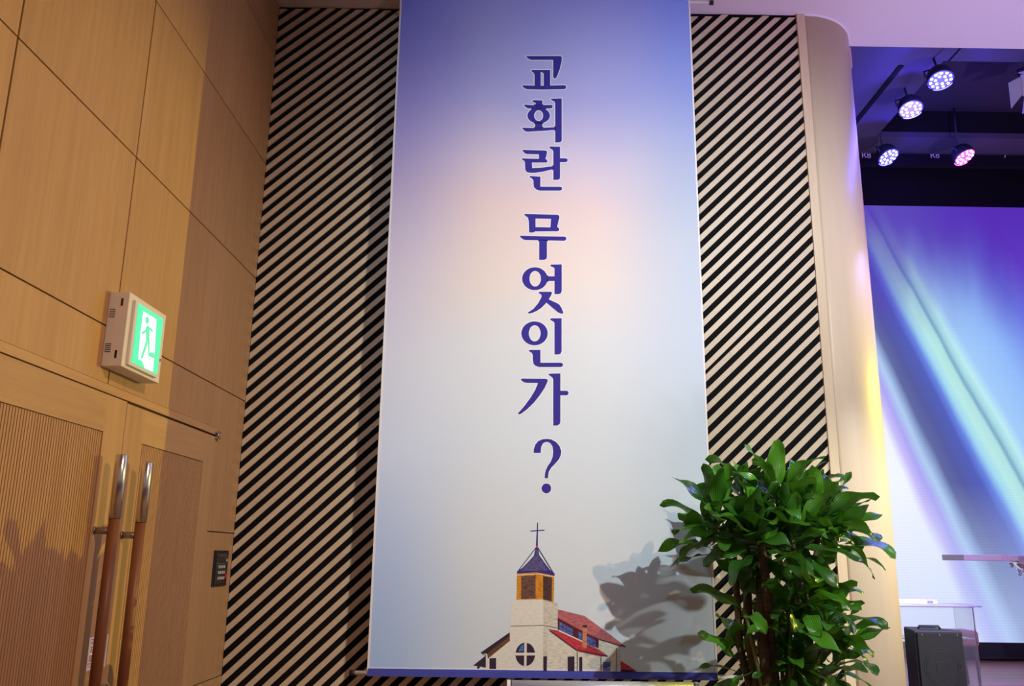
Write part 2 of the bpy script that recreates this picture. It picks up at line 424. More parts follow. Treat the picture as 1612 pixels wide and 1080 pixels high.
# LED screen
M['led'] = bpy.data.materials.new('led screen picture'); M['led'].use_nodes = True
def led_nodes(m, x0, z0):
    n, l, b = nodes(m)
    def math_(op, a, b_=None, c=None):
        q = n.new('ShaderNodeMath'); q.operation = op
        for i, s in enumerate((a, b_, c)):
            if s is None: continue
            if isinstance(s, (int, float)): q.inputs[i].default_value = s
            else: l.new(s, q.inputs[i])
        return q.outputs[0]
    tc = n.new('ShaderNodeTexCoord'); sx = n.new('ShaderNodeSeparateXYZ'); l.new(tc.outputs['Object'], sx.inputs[0])
    X, Z = sx.outputs['X'], sx.outputs['Z']
    O = onY(796, -690, YB); ox, oz = O.x-x0, O.z-z0
    ang = math_('ARCTAN2', math_('SUBTRACT', X, ox), math_('SUBTRACT', oz, Z))
    def A(u, v):
        P = onY(u, v, YB); return math.atan2(P.x-O.x, O.z-P.z)
    row = 750
    stops = [(1385, (244, 247, 255)), (1424, (240, 244, 255)), (1438, (198, 188, 246)), (1452, (172, 166, 242)), (1468, (176, 204, 240)), (1478, (146, 168, 214)), (1490, (98, 106, 160)), (1512, (86, 92, 160)), (1540, (84, 96, 186)),
             (1553, (104, 134, 226)), (1566, (162, 214, 240)), (1580, (184, 232, 230)), (1596, (176, 224, 224)), (1602, (122, 168, 200)), (1610, (164, 214, 224)), (1622, (188, 234, 240)),
             (1640, (162, 202, 248)), (1700, (146, 186, 248)), (1780, (108, 124, 228)), (1850, (104, 70, 205))]
    a0, a1 = A(1380, row), A(1860, row)
    fac = math_('DIVIDE', math_('SUBTRACT', ang, a0), a1-a0)
    nz = n.new('ShaderNodeTexNoise'); nz.inputs['Scale'].default_value = 1.1
    mp = n.new('ShaderNodeMapping'); mp.inputs['Scale'].default_value = (1.5, 1, .35); l.new(tc.outputs['Object'], mp.inputs[0]); l.new(mp.outputs[0], nz.inputs['Vector'])
    fac = math_('ADD', fac, math_('MULTIPLY', math_('SUBTRACT', nz.outputs['Fac'], .5), .035))
    rp = n.new('ShaderNodeValToRGB'); cr = rp.color_ramp
    while len(cr.elements) > 1: cr.elements.remove(cr.elements[-1])
    for i, (u, c) in enumerate(stops):
        p = (A(u, row)-a0)/(a1-a0)
        e = cr.elements[0] if i == 0 else cr.elements.new(p)
        e.position = p; e.color = (*s2l(c), 1)
    l.new(fac, rp.inputs[0])
    # upper part of the picture fades into violet, lower part brightens
    zt, zm = onY(1500, 330, YB).z-z0, onY(1500, 560, YB).z-z0
    mr = n.new('ShaderNodeMapRange'); mr.interpolation_type = 'SMOOTHSTEP'
    mr.inputs['From Min'].default_value = zm; mr.inputs['From Max'].default_value = zt-.1
    l.new(math_('ADD', Z, math_('MULTIPLY', math_('SUBTRACT', nz.outputs['Fac'], .5), 1.3)), mr.inputs['Value'])
    mx = n.new('ShaderNodeMix'); mx.data_type = 'RGBA'; mx.inputs['B'].default_value = (*s2l((84, 44, 178)), 1)
    l.new(math_('MULTIPLY', mr.outputs[0], .93), mx.inputs['Factor']); l.new(rp.outputs[0], mx.inputs['A'])
    mr2 = n.new('ShaderNodeMapRange'); mr2.inputs['From Min'].default_value = onY(1500, 760, YB).z-z0; mr2.inputs['From Max'].default_value = onY(1500, 980, YB).z-z0
    l.new(Z, mr2.inputs['Value'])
    mx2 = n.new('ShaderNodeMix'); mx2.data_type = 'RGBA'; mx2.inputs['B'].default_value = (*s2l((186, 205, 246)), 1)
    l.new(math_('MULTIPLY', mr2.outputs[0], .6), mx2.inputs['Factor']); l.new(mx.outputs['Result'], mx2.inputs['A'])
    # thin scan lines
    wv = n.new('ShaderNodeTexWave'); wv.bands_direction = 'Z'; wv.inputs['Scale'].default_value = 9.0; wv.inputs['Distortion'].default_value = 0
    l.new(tc.outputs['Object'], wv.inputs['Vector'])
    st_ = math_('ADD', math_('MULTIPLY', wv.outputs['Fac'], .06), 1.0)
    em = n.new('ShaderNodeEmission'); l.new(mx2.outputs['Result'], em.inputs['Color']); l.new(st_, em.inputs['Strength'])
    l.new(em.outputs[0], n['Material Output'].inputs['Surface'])
SX0, SX1 = 3.6, 11.5
sz0, sz1 = onY(1540, 1011, YB).z, onY(1480, 325, YB).z
led = thing('led_screen', 'huge stage screen showing violet and blue light beams behind the lectern', 'screen', (SX0, YB, sz0))
led_nodes(M['led'], SX0, sz0)
MB().box(0, SX1-SX0, 0, .05, 0, sz1-sz0).build('display', M['led'], led)
MB().box(-.05, SX1-SX0+.05, .052, .11, SF-sz0, 7.5-sz0).build('frame', M['stageblack'], led)
MB().box(0, SX1-SX0, -.02, .05, SF-sz0, -.004).build('base_skirt', mat('navy skirt', (.045, .04, .09), .7), led)
MB().box(0, SX1-SX0, -.04, .05, sz1-sz0+.004, 7.48-sz0).build('valance', M['stageblack'], led)

# cables on the stage floor in front of the screen
mb = MB()
for k in range(3):
    mb.tube([(5.9+.1*j, 11.80-.05*k+.035*math.sin(j*.9+k*1.7), SF+.014+.012*k) for j in range(26)], .010, 6)
cb = mb.build('cable_bundle', M['rubber'], smooth=True)
cb['label'] = 'tangle of black cables lying along the foot of the stage screen'; cb['category'] = 'cable'

# LED par lamps
def par(loc, tilt_to, col, colname, label, hang):
    t = thing('stage_par_light', label, 'stage light', loc, 'round LED stage lights')
    q = (Vector(tilt_to)-Vector(loc)).to_track_quat('-Z', 'Y')
    t.rotation_euler = q.to_euler()
    R_ = .143
    MB().lathe([(.05, .16), (.10, .15), (.13, .10), (R_, .03), (R_, 0), (R_-.012, -.004), (R_-.014, .006), (.02, .008)], seg=28).build('housing', mat('lamp housing', (.03, .03, .04), .4), t, True)
    face = mat('lamp face '+colname, (.05, .05, .09), .25)
    n, l, b = nodes(face); b.inputs['Emission Color'].default_value = (*col, 1); b.inputs['Emission Strength'].default_value = 2.4
    MB().lathe([(R_-.016, .003), (R_-.016, -.002), (.001, -.002)], seg=28).build('lens_plate', face, t)
    em = emis('led '+colname, tuple(.55+.45*c for c in col), 6.0)
    pos = [(0.0, 0.0)]+[(.058*math.cos(2*PI*k/6), .058*math.sin(2*PI*k/6)) for k in range(6)]+[(.106*math.cos(2*PI*k/11+.2), .106*math.sin(2*PI*k/11+.2)) for k in range(11)]
    for x, y in pos[1:]:
        MB().lathe([(.0155, -.002), (.0155, -.008), (.010, -.012), (.001, -.013)], (x, y, 0), 10).build('led', em, t, True)
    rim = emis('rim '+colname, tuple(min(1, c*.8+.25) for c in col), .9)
    MB().tube([(R_*1.0*math.cos(a), R_*1.0*math.sin(a), -.004) for a in [PI*1.1+PI*.5*k/10 for k in range(11)]], .006, 6).build('rim_glow_arc', rim, t, True)  # emissive arc, makes part of the rim look lit
    mb = MB().tube([(-R_-.01, 0, .05), (-R_-.01, 0, .15), (0, 0, .20), (R_+.01, 0, .15), (R_+.01, 0, .05)], .010, 8)
    mb.build('yoke', M['stagedark'], t, True)
    inv = Matrix.LocRotScale(Vector(loc), q, None).inverted()
    a_ = Vector((0, 0, .195)); b_ = inv @ Vector(hang)
    MB().tube([a_, b_], .011, 8).build('hanging_arm', M['stagedark'], t, True)
    lt = bpy.data.lights.new('par_beam', 'SPOT'); lt.color = col; lt.energy = 650; lt.spot_size = math.radians(70); lt.spot_blend = .8; lt.shadow_soft_size = .08
    lo = bpy.data.objects.new('par_beam', lt); COL.objects.link(lo); lo.parent = t; lo.location = (0, 0, -.03)
    lg = bpy.data.lights.new('par_glow', 'POINT'); lg.color = col; lg.energy = 42 if col[2] > .9 else 6; lg.shadow_soft_size = .05
    lo = bpy.data.objects.new('par_glow', lg); COL.objects.link(lo); lo.parent = t; lo.location = (0, 0, -.17)
    return t
B1, B2, PK = (.06, .05, 1.0), (.13, .09, 1.0), (1.0, .06, .75)
p = onZ(1481, 126, 6.86); par(p, (p.x-.2, p.y-1.6, 2), B1, 'blue', 'blue-white round LED stage light nearest the front edge of the stage ceiling', (p.x, p.y+.1, SC))
p = onZ(1434, 172, 6.86); par(p, (p.x-.1, p.y-1.6, 2), B2, 'blue violet', 'blue-white round LED stage light midway between front light and numbered batten', (p.x, p.y+.1, SC))
p = onY(1399, 247, 10.55); par(p, (p.x+1.0, p.y-1.6, 3), B1, 'blue back', 'blue round LED stage light below the numbered batten beside the wooden column', (p.x, p.y+.12, SC+.40))
p = onY(1519, 247, 10.55); par(p, (p.x+1.1, p.y-1.5, 3), PK, 'pink', 'magenta pink round LED stage light below the numbered batten', (p.x, p.y+.12, SC+.40))

# barn-door spotlight at the edge of the frame
p = onZ(1630, 130, 7.0)
bd = thing('barn_door_spotlight', 'grey stage spotlight with open barn-door flaps under the stage ceiling', 'stage light', p)
bd.rotation_euler = (Vector((p.x-1.2, p.y-2, 3.5))-p).to_track_quat('-Z', 'Y').to_euler()
MB().lathe([(.06, .34), (.11, .32), (.12, .05), (.13, 0), (.11, 0), (.10, .02), (.01, .02)], seg=20).build('body', M['stagedark'], bd, True)
MB().box(-.14, .14, -.14, .14, -.006, 0).build('front_plate', M['lampgrey'], bd, bevel=.002)
for k in range(4):
    R4 = Matrix.Rotation(k*PI/2, 4, 'Z')
    q = [Vector((-.12, .14, 0)), Vector((.12, .14, 0)), Vector((.17, .27, -.17)), Vector((-.17, .27, -.17))]
    w = [R4 @ v for v in q]; nrm = (w[1]-w[0]).cross(w[3]-w[0]).normalized()*.003
    mb = MB(); mb.add(w+[v+nrm for v in w], [(0, 1, 2, 3), (7, 6, 5, 4), (0, 4, 5, 1), (1, 5, 6, 2), (2, 6, 7, 3), (3, 7, 4, 0)])
    mb.build('flap', M['lampgrey'], bd)
MB().tube([(-.15, 0, .15), (-.15, 0, .38), (0, 0, .42), (.15, 0, .38), (.15, 0, .15)], .012, 8).build('yoke', M['stagedark'], bd, True)

# loudspeaker
def box_local(mb, *a): return mb.box(*a)
sp0, sp1 = onY(1438, 992, 7.80), onY(1515, 993, 7.80)
ls = thing('loudspeaker', 'black floor loudspeaker cabinet with mesh grille beside the wooden column', 'speaker', ((sp0.x+sp1.x)/2, 7.80, SF), rotz=.0)
w = (sp1.x-sp0.x)/2; hh = sp0.z-SF
M['cab'] = mat('black cabinet', (.012, .011, .016), .5)
M['grille'] = mat('grille mesh', (.010, .010, .014), .6, spec=.25)
n_, l_, b_ = nodes(M['grille']); vt = n_.new('ShaderNodeTexVoronoi'); vt.inputs['Scale'].default_value = 260
tc_ = n_.new('ShaderNodeTexCoord'); l_.new(tc_.outputs['Object'], vt.inputs['Vector']); bp_ = n_.new('ShaderNodeBump'); bp_.inputs['Strength'].default_value = .5
bp_.inputs['Distance'].default_value = .002; l_.new(vt.outputs['Distance'], bp_.inputs['Height']); l_.new(bp_.outputs[0], b_.inputs['Normal'])
MB().prism([(-w, 0), (w, 0), (w-.10, .42), (-w+.10, .42)], .03, hh, 'z').build('cabinet', M['cab'], ls, bevel=.012)
MB().box(-w+.02, w-.012, -.016, .004, .05, hh-.02).build('grille', M['grille'], ls, bevel=.006)
for r in (.155, .135, .05):
    MB().tube([(r*math.cos(2*PI*k/40), -.016, .36+r*math.sin(2*PI*k/40)) for k in range(41)], .0025, 6).build('driver_ring', M['cab'], ls, True)
for x in (-w*.72, 0, w*.72):
    MB().tube([(x, -.014, hh-.035), (x, -.020, hh-.035)], .006, 10).build('screw', M['steel'], ls)
MB().tube([(-.10, .16, hh-.005), (-.085, .16, hh+.022), (.085, .16, hh+.022), (.10, .16, hh-.005)], .011, 8).build('handle', M['rubber'], ls, True)
for sx in (-1, 1):
    for y in (.05, .33): MB().box(sx*(w-.14)-.02, sx*(w-.14)+.02, y, y+.04, 0, .031).build('foot', M['rubber'], ls)

# acrylic lectern
M['acrylic'] = mat('clear acrylic', (.95, .96, 1.0), .06, spec=.5, **{'Transmission Weight': .93, 'IOR': 1.18})
M['acrylic_edge'] = mat('acrylic edge', (.86, .86, .96), .2, **{'Transmission Weight': .45})
yl = 8.6
tR = onY(1541, 953, yl); le0 = onY(1410, 951, yl); lx = tR.x-.45
lec = thing('acrylic_lectern', 'clear acrylic lectern with flat top standing behind the black loudspeaker', 'lectern', (lx, yl, SF))
hz = tR.z-SF
MB().box(-.47, .47, -.02, .42, hz-.018, hz).build('top', M['acrylic_edge'], lec, bevel=.006)
MB().box(-.43, .40, 0, .012, .03, hz-.02).build('front_panel', M['acrylic'], lec, bevel=.003)
for sx in (-.43, .388): MB().box(sx, sx+.012, .014, .38, .03, hz-.02).build('side_panel', M['acrylic'], lec, bevel=.003)
MB().box(-.415, .385, .02, .36, hz*.62, hz*.62+.014).build('shelf', M['acrylic_edge'], lec, bevel=.003)
MB().box(-.46, .43, -.02, .42, 0, .03).build('base', M['acrylic_edge'], lec, bevel=.005)
bx = thing('white_box', 'flat white box lying on the clear acrylic lectern', 'box', (lx-.20, yl+.20, SF+hz))
MB().box(-.22, .30, -.12, .14, 0, .045).build('body', M['white_metal'], bx, bevel=.006)
MB().box(.20, .25, -.124, -.118, .012, .032).build('slot', mat('grey slot', (.35, .33, .45), .5), bx)
ms = thing('reading_stand', 'small white tilted reading stand on the clear acrylic lectern', 'stand', (lx-.45, yl+.32, SF+hz))
MB().add([(-.18, 0, .0), (.14, 0, .0), (.0, .02, .10), (-.18, .02, .16), (-.18, .03, .0), (.14, .03, .0), (.0, .05, .10), (-.18, .05, .16)],
         [(0, 1, 2, 3), (7, 6, 5, 4), (0, 4, 5, 1), (1, 5, 6, 2), (2, 6, 7, 3), (3, 7, 4, 0)]).build('plate', M['white_metal'], ms)

# brown padded stool behind the lectern
yq = 9.35
q0, q1 = onY(1507, 993, yq), onY(1544, 1019, yq)
so = thing('padded_stool', 'brown stool with rounded padded seat seen behind the clear lectern', 'stool', ((q0.x+q1.x)/2-.05, yq, SF))
M['leather'] = mat('brown leather', (.36, .20, .16), .5)
wq = (q1.x-q0.x)/2+.05
MB().box(-wq, wq, 0, .32, q1.z-SF, q0.z-SF).build('seat', M['leather'], so, True, bevel=.03)
for sx in (-1, 1):
    for y in (.04, .28): MB().tube([(sx*(wq-.04), y, q1.z-SF+.01), (sx*(wq-.02), y, 0)], .014, 8).build('leg', M['black'], so, True)

# crystal pulpit at the edge of the frame
yp = 10.0
p0 = onY(1517, 878, yp)
pu = thing('crystal_pulpit', 'pale pink glassy pulpit with ornate crystal stem before the stage screen', 'pulpit', (p0.x+1.0, yp, SF))
hp = p0.z-SF
M['crystal'] = mat('crystal', (.90, .82, .98), .08, **{'Transmission Weight': .6, 'IOR': 1.3})
M['pinkglass'] = mat('frosted pink glass', (.90, .76, .86), .35, **{'Transmission Weight': .15})
MB().box(-1.0, 1.0, 0, .5, hp-.03, hp+.035).build('top', M['pinkglass'], pu, bevel=.006)
MB().box(-.56, -.50, -.004, .0, hp-.028, hp+.034).build('seam_strip', mat('pink strip', (.85, .60, .80), .4), pu)
MB().lathe([(.30, hp-.03), (.27, hp-.07), (.19, hp-.14), (.11, hp-.25), (.07, hp-.6), (.08, .30), (.11, .12), (.18, .05), (.19, 0)], (0, .25, 0), 14).build('stem', M['crystal'], pu, True)
for k in range(16):
    a = 2*PI*k/16; r = .33-.055*(k % 4)
    MB().lathe([(.004, .028), (.018, .022), (.027, 0), (.018, -.022), (.004, -.028)], (r*math.cos(a), .25+r*math.sin(a), hp-.075-.045*(k % 4)), 8).build('crystal_drop', M['crystal'], pu, True)
MB().box(-.385, -.30, -.006, .01, hp-.045, hp+.03).build('ornament', M['crystal'], pu, bevel=.004)

# ------------------------------------------------------------------ wall fittings
# exit sign
def wthing(name, label, cat, s, z, group=None):
    P = corner+lw*s; return thing(name, label, cat, (P.x, P.y, z), group, LROT)
EP = .115
es0, ezb = onL(177, 578, 0)[0], onL(250, 604, EP)[1]
esl = onL(205, 461, EP)[0]; esr = onL(262, 497, EP)[0]; ezt = onL(262, 497, EP)[1]
ebx = wthing('exit_sign', 'lit green emergency exit sign in white housing above the double doors', 'exit sign', (esl+esr)/2, ezb)
ew, eh = (esr-esl)/2, ezt-ezb
ebody = MB().box(-ew, ew, -EP, 0, 0, eh).build('housing', M['white_metal'], ebx, bevel=.005)
for zz in (.10, .30):
    for k in range(5): MB().box(-ew-.0015, -ew+.002, -.045, -.012, eh*(zz/.43)+k*.011-.02, eh*(zz/.43)+k*.011-.016).build('vent_slot', M['black'], ebody)
for zz in (.16, .86): MB().box(-ew-.0015, -ew+.002, -.082, -.070, eh*zz-.022, eh*zz+.022).build('mount_hole', M['black'], ebody)
EF = EP+.022
def onE(p): return lambda x, y: (lambda q: (q[0]-(esl+esr)/2, -p, q[1]-ezb))(onL(x, y, p))
ce6 = lambda pts: [(150+x/6, 440+y/6) for x, y in pts]
fq = [onL(*ce6([c])[0], EF) for c in ((410, 225), (640, 375), (585, 895), (350, 785))]
fx0, fx1 = (fq[0][0]+fq[3][0])/2-(esl+esr)/2, (fq[1][0]+fq[2][0])/2-(esl+esr)/2
fz0, fz1 = (fq[2][1]+fq[3][1])/2-ezb, (fq[0][1]+fq[1][1])/2-ezb
MB().box(fx0-.03, fx1+.008, -EF+.004, -EP+.002, fz0-.02, fz1+.012).build('bezel', M['white_metal'], ebx, bevel=.004)
M['exit_green'] = emis('lit green', s2l((70, 214, 160)), 1.0)
M['exit_white'] = emis('lit white', (.88, 1.0, .97), 1.15)
M['exit_fig'] = emis('lit figure green', s2l((84, 206, 160)), .9)
MB().box(fx0, fx1, -EF-.001, -EF+.003, fz0, fz1).build('light_panel', M['exit_green'], ebx)
flat_fill([(ce6([(455,300),(578,378),(570,520),(560,700),(545,870),(460,835),(425,760),(408,760),(425,520)]), [])], M['exit_white'], 'doorway_print', ebx, onE(EF+.002))
circ = [(490+17*math.cos(2*PI*k/20), 385+34*math.sin(2*PI*k/20)) for k in range(20)]
fig = [circ, [(478,446),(502,436),(514,452),(512,585),(480,585)], [(505,445),(540,470),(545,500),(532,500),(525,482),(508,474)], [(482,452),(486,490),(450,520),(436,512),(440,496),(466,480)], [(478,580),(500,590),(448,745),(426,745)], [(496,580),(514,585),(512,690),(556,692),(562,748),(500,722)],
       [(425,760),(440,765),(470,838),(445,828)]]
flat_fill([(ce6(q), []) for q in fig], M['exit_fig'], 'running_figure', ebx, onE(EF+.003))
q = onE(EP+.002)(*ce6([(614, 762)])[0]); MB().box(q[0]-.006, q[0]+.006, -EP-.003, -EP+.002, q[2]-.008, q[2]+.008).build('test_button', M['red'], ebx)

# wall controller
k0, k1, k2 = onL(336.5, 866.5), onL(359, 866.5), onL(332, 923.5)
kx0, kx1, kz0, kz1 = (k0[0]+k2[0])/2, k1[0]-.01, k2[1], k0[1]
kp = wthing('wall_controller', 'black wall control panel with grey keys beside the double doors', 'control panel', (kx0+kx1)/2, kz0)
kw, kh = (kx1-kx0)/2, kz1-kz0
MB().box(-kw, kw, -.012, 0, 0, kh).build('plate', M['black'], kp, bevel=.003)
MB().box(-kw*.82, kw*.86, -.016, -.012, kh*.07, kh*.93).build('face', mat('dark face', (.03, .03, .032), .35), kp, bevel=.002)
for r, zz in enumerate((.22, .38, .54)):
    for c in range(4): MB().box(-kw*.46+c*kw*.26, -kw*.46+c*kw*.26+.022, -.021, -.016, kh*(zz-.042), kh*(zz+.042)).build('key', M['grey_key'], kp, bevel=.0015)
for c in range(5): MB().box(-kw*.6+c*kw*.24, -kw*.6+c*kw*.24+.02, -.018, -.016, kh*.615, kh*.645).build('indicator', mat('dim print', (.16, .16, .16), .6), kp)
MB().box(-kw*.55, kw*.6, -.0175, -.016, kh*.86, kh*.88).build('title_line', mat('dim print', (.16, .16, .16), .6), kp)
MB().box(kw*.58, kw*.80, -.024, -.016, kh*.23, kh*.33).build('red_key', M['red'], kp, bevel=.002)
MB().box(kw*.64, kw*.74, -.020, -.016, kh*.69, kh*.76).build('switch', M['white_metal'], kp, bevel=.001)

# ------------------------------------------------------------------ hanging banner
BY = D-.27
BX0, BX1, BZ0, BZ1 = -1.004, 1.586, .728, 6.47
bn = thing('hanging_banner', 'tall pale blue banner with large Korean lettering and a printed church', 'banner', ((BX0+BX1)/2, BY, BZ0))
bcx = (BX0+BX1)/2
def onB(p): return lambda x, y: (lambda q: (q.x-bcx, -p, q.z-BZ0))(onY(x, y, BY-p))
M['fabric'] = mat('printed banner fabric', (.8, .8, .85), .75, spec=.2)
def banner_nodes(m):
    n, l, b = nodes(m)
    tc = n.new('ShaderNodeTexCoord'); sx = n.new('ShaderNodeSeparateXYZ'); l.new(tc.outputs['Object'], sx.inputs[0])
    nz = n.new('ShaderNodeTexNoise'); nz.inputs['Scale'].default_value = .75; nz.inputs['Detail'].default_value = 2
    l.new(tc.outputs['Object'], nz.inputs['Vector'])
    def math_(op, a, b_=None):
        q = n.new('ShaderNodeMath'); q.operation = op
        for i, s in enumerate((a, b_)):
            if s is None: continue
            if isinstance(s, (int, float)): q.inputs[i].default_value = s
            else: l.new(s, q.inputs[i])
        return q.outputs[0]
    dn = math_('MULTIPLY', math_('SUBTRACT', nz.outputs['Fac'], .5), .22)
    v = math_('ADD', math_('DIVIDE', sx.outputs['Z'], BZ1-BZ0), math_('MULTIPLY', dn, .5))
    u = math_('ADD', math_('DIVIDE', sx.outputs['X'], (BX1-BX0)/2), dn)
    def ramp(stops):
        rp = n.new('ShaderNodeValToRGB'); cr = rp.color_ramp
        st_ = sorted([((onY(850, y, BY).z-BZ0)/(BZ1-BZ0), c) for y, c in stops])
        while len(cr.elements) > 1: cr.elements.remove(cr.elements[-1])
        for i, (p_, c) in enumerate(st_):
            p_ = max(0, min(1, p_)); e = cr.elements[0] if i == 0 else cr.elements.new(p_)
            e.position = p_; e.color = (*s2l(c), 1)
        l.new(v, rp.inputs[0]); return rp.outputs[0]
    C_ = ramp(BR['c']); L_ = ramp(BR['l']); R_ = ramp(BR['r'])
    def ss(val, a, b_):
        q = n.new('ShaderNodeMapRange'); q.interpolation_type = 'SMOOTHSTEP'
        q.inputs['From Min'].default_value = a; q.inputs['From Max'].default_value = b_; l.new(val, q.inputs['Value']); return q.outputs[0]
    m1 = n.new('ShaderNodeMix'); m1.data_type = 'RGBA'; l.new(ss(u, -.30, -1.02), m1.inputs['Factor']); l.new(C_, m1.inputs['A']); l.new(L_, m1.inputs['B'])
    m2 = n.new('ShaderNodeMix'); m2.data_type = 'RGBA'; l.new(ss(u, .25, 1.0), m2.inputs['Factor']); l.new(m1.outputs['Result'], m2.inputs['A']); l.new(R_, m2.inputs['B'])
    l.new(m2.outputs['Result'], b.inputs['Base Color'])
    mp = n.new('ShaderNodeMapping'); mp.inputs['Scale'].default_value = (2.0, 2.0, 22); l.new(tc.outputs['Object'], mp.inputs[0])
    n2 = n.new('ShaderNodeTexNoise'); n2.inputs['Scale'].default_value = 1.5; n2.inputs['Detail'].default_value = 4; l.new(mp.outputs[0], n2.inputs['Vector'])
    bp = n.new('ShaderNodeBump'); bp.inputs['Strength'].default_value = .07; bp.inputs['Distance'].default_value = .010; l.new(n2.outputs['Fac'], bp.inputs['Height']); l.new(bp.outputs[0], b.inputs['Normal'])
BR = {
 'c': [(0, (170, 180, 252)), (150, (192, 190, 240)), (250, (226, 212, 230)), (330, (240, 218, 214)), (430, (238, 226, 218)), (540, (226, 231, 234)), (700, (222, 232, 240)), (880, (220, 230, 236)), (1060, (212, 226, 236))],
 'l': [(0, (136, 146, 254)), (150, (166, 164, 244)), (300, (200, 190, 230)), (430, (218, 214, 236)), (560, (220, 228, 244)), (700, (214, 230, 255)), (880, (190, 216, 255)), (1060, (172, 206, 255))],  # left-edge print, brightened to stand in for light missing there
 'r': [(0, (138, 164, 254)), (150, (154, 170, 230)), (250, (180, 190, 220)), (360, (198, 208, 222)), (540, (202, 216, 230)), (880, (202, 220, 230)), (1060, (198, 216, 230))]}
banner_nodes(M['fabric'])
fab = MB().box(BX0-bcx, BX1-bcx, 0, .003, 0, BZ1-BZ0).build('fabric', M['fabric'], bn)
# white hems along both sides
MB().box(BX0-bcx-.006, BX0-bcx+.010, -.002, .005, 0, BZ1-BZ0).build('side_hem', M['white'], bn)
MB().box(BX1-bcx-.008, BX1-bcx+.006, -.002, .005, 0, BZ1-BZ0).build('side_hem', M['white'], bn)
zb_ = onY(850, 1055.5, BY).z-BZ0
zr = onY(575, 1059.5, BY).z-BZ0
MB().box(BX0-bcx, BX1-bcx, -.020, .019, -.004, zr+.021).box(BX0-bcx, BX1-bcx, -.0025, 0, zr+.02, zb_).build('bottom_band', M['bluefab'], bn)
MB().box(BX0-bcx, BX1-bcx, -.0032, 0, zb_, zb_+.006).build('band_edge', M['white'], bn)
rod = MB().tube([(BX0-bcx-.10, .002, zr), (BX1-bcx+.155, .002, zr)], .0165, 14).build('bottom_rod', M['rod'], bn, True)
for x, sg in ((BX0-bcx-.10, -1), (BX1-bcx+.155, 1)):
    MB().tube([(x-sg*.003, .002, zr), (x+sg*.034, .002, zr)], .019, 14).build('end_cap', M['rubber'], rod, True)
ztp = onY(1105, 2, BY).z-BZ0
rod = MB().tube([(BX0-bcx-.12, .018, ztp), (BX1-bcx+.19, .018, ztp)], .012, 12).build('top_rod', M['rod'], bn, True)
for x, sg in ((BX0-bcx-.12, -1), (BX1-bcx+.19, 1)):
    MB().tube([(x-sg*.003, .018, ztp), (x+sg*.03, .018, ztp)], .022, 12).build('end_cap', M['rubber'], rod, True)
for x in (-.9, 0, .9): MB().tube([(x, .018, ztp), (x, .018, ZC-BZ0)], .003, 6).build('hanger_cord', M['white'], rod)

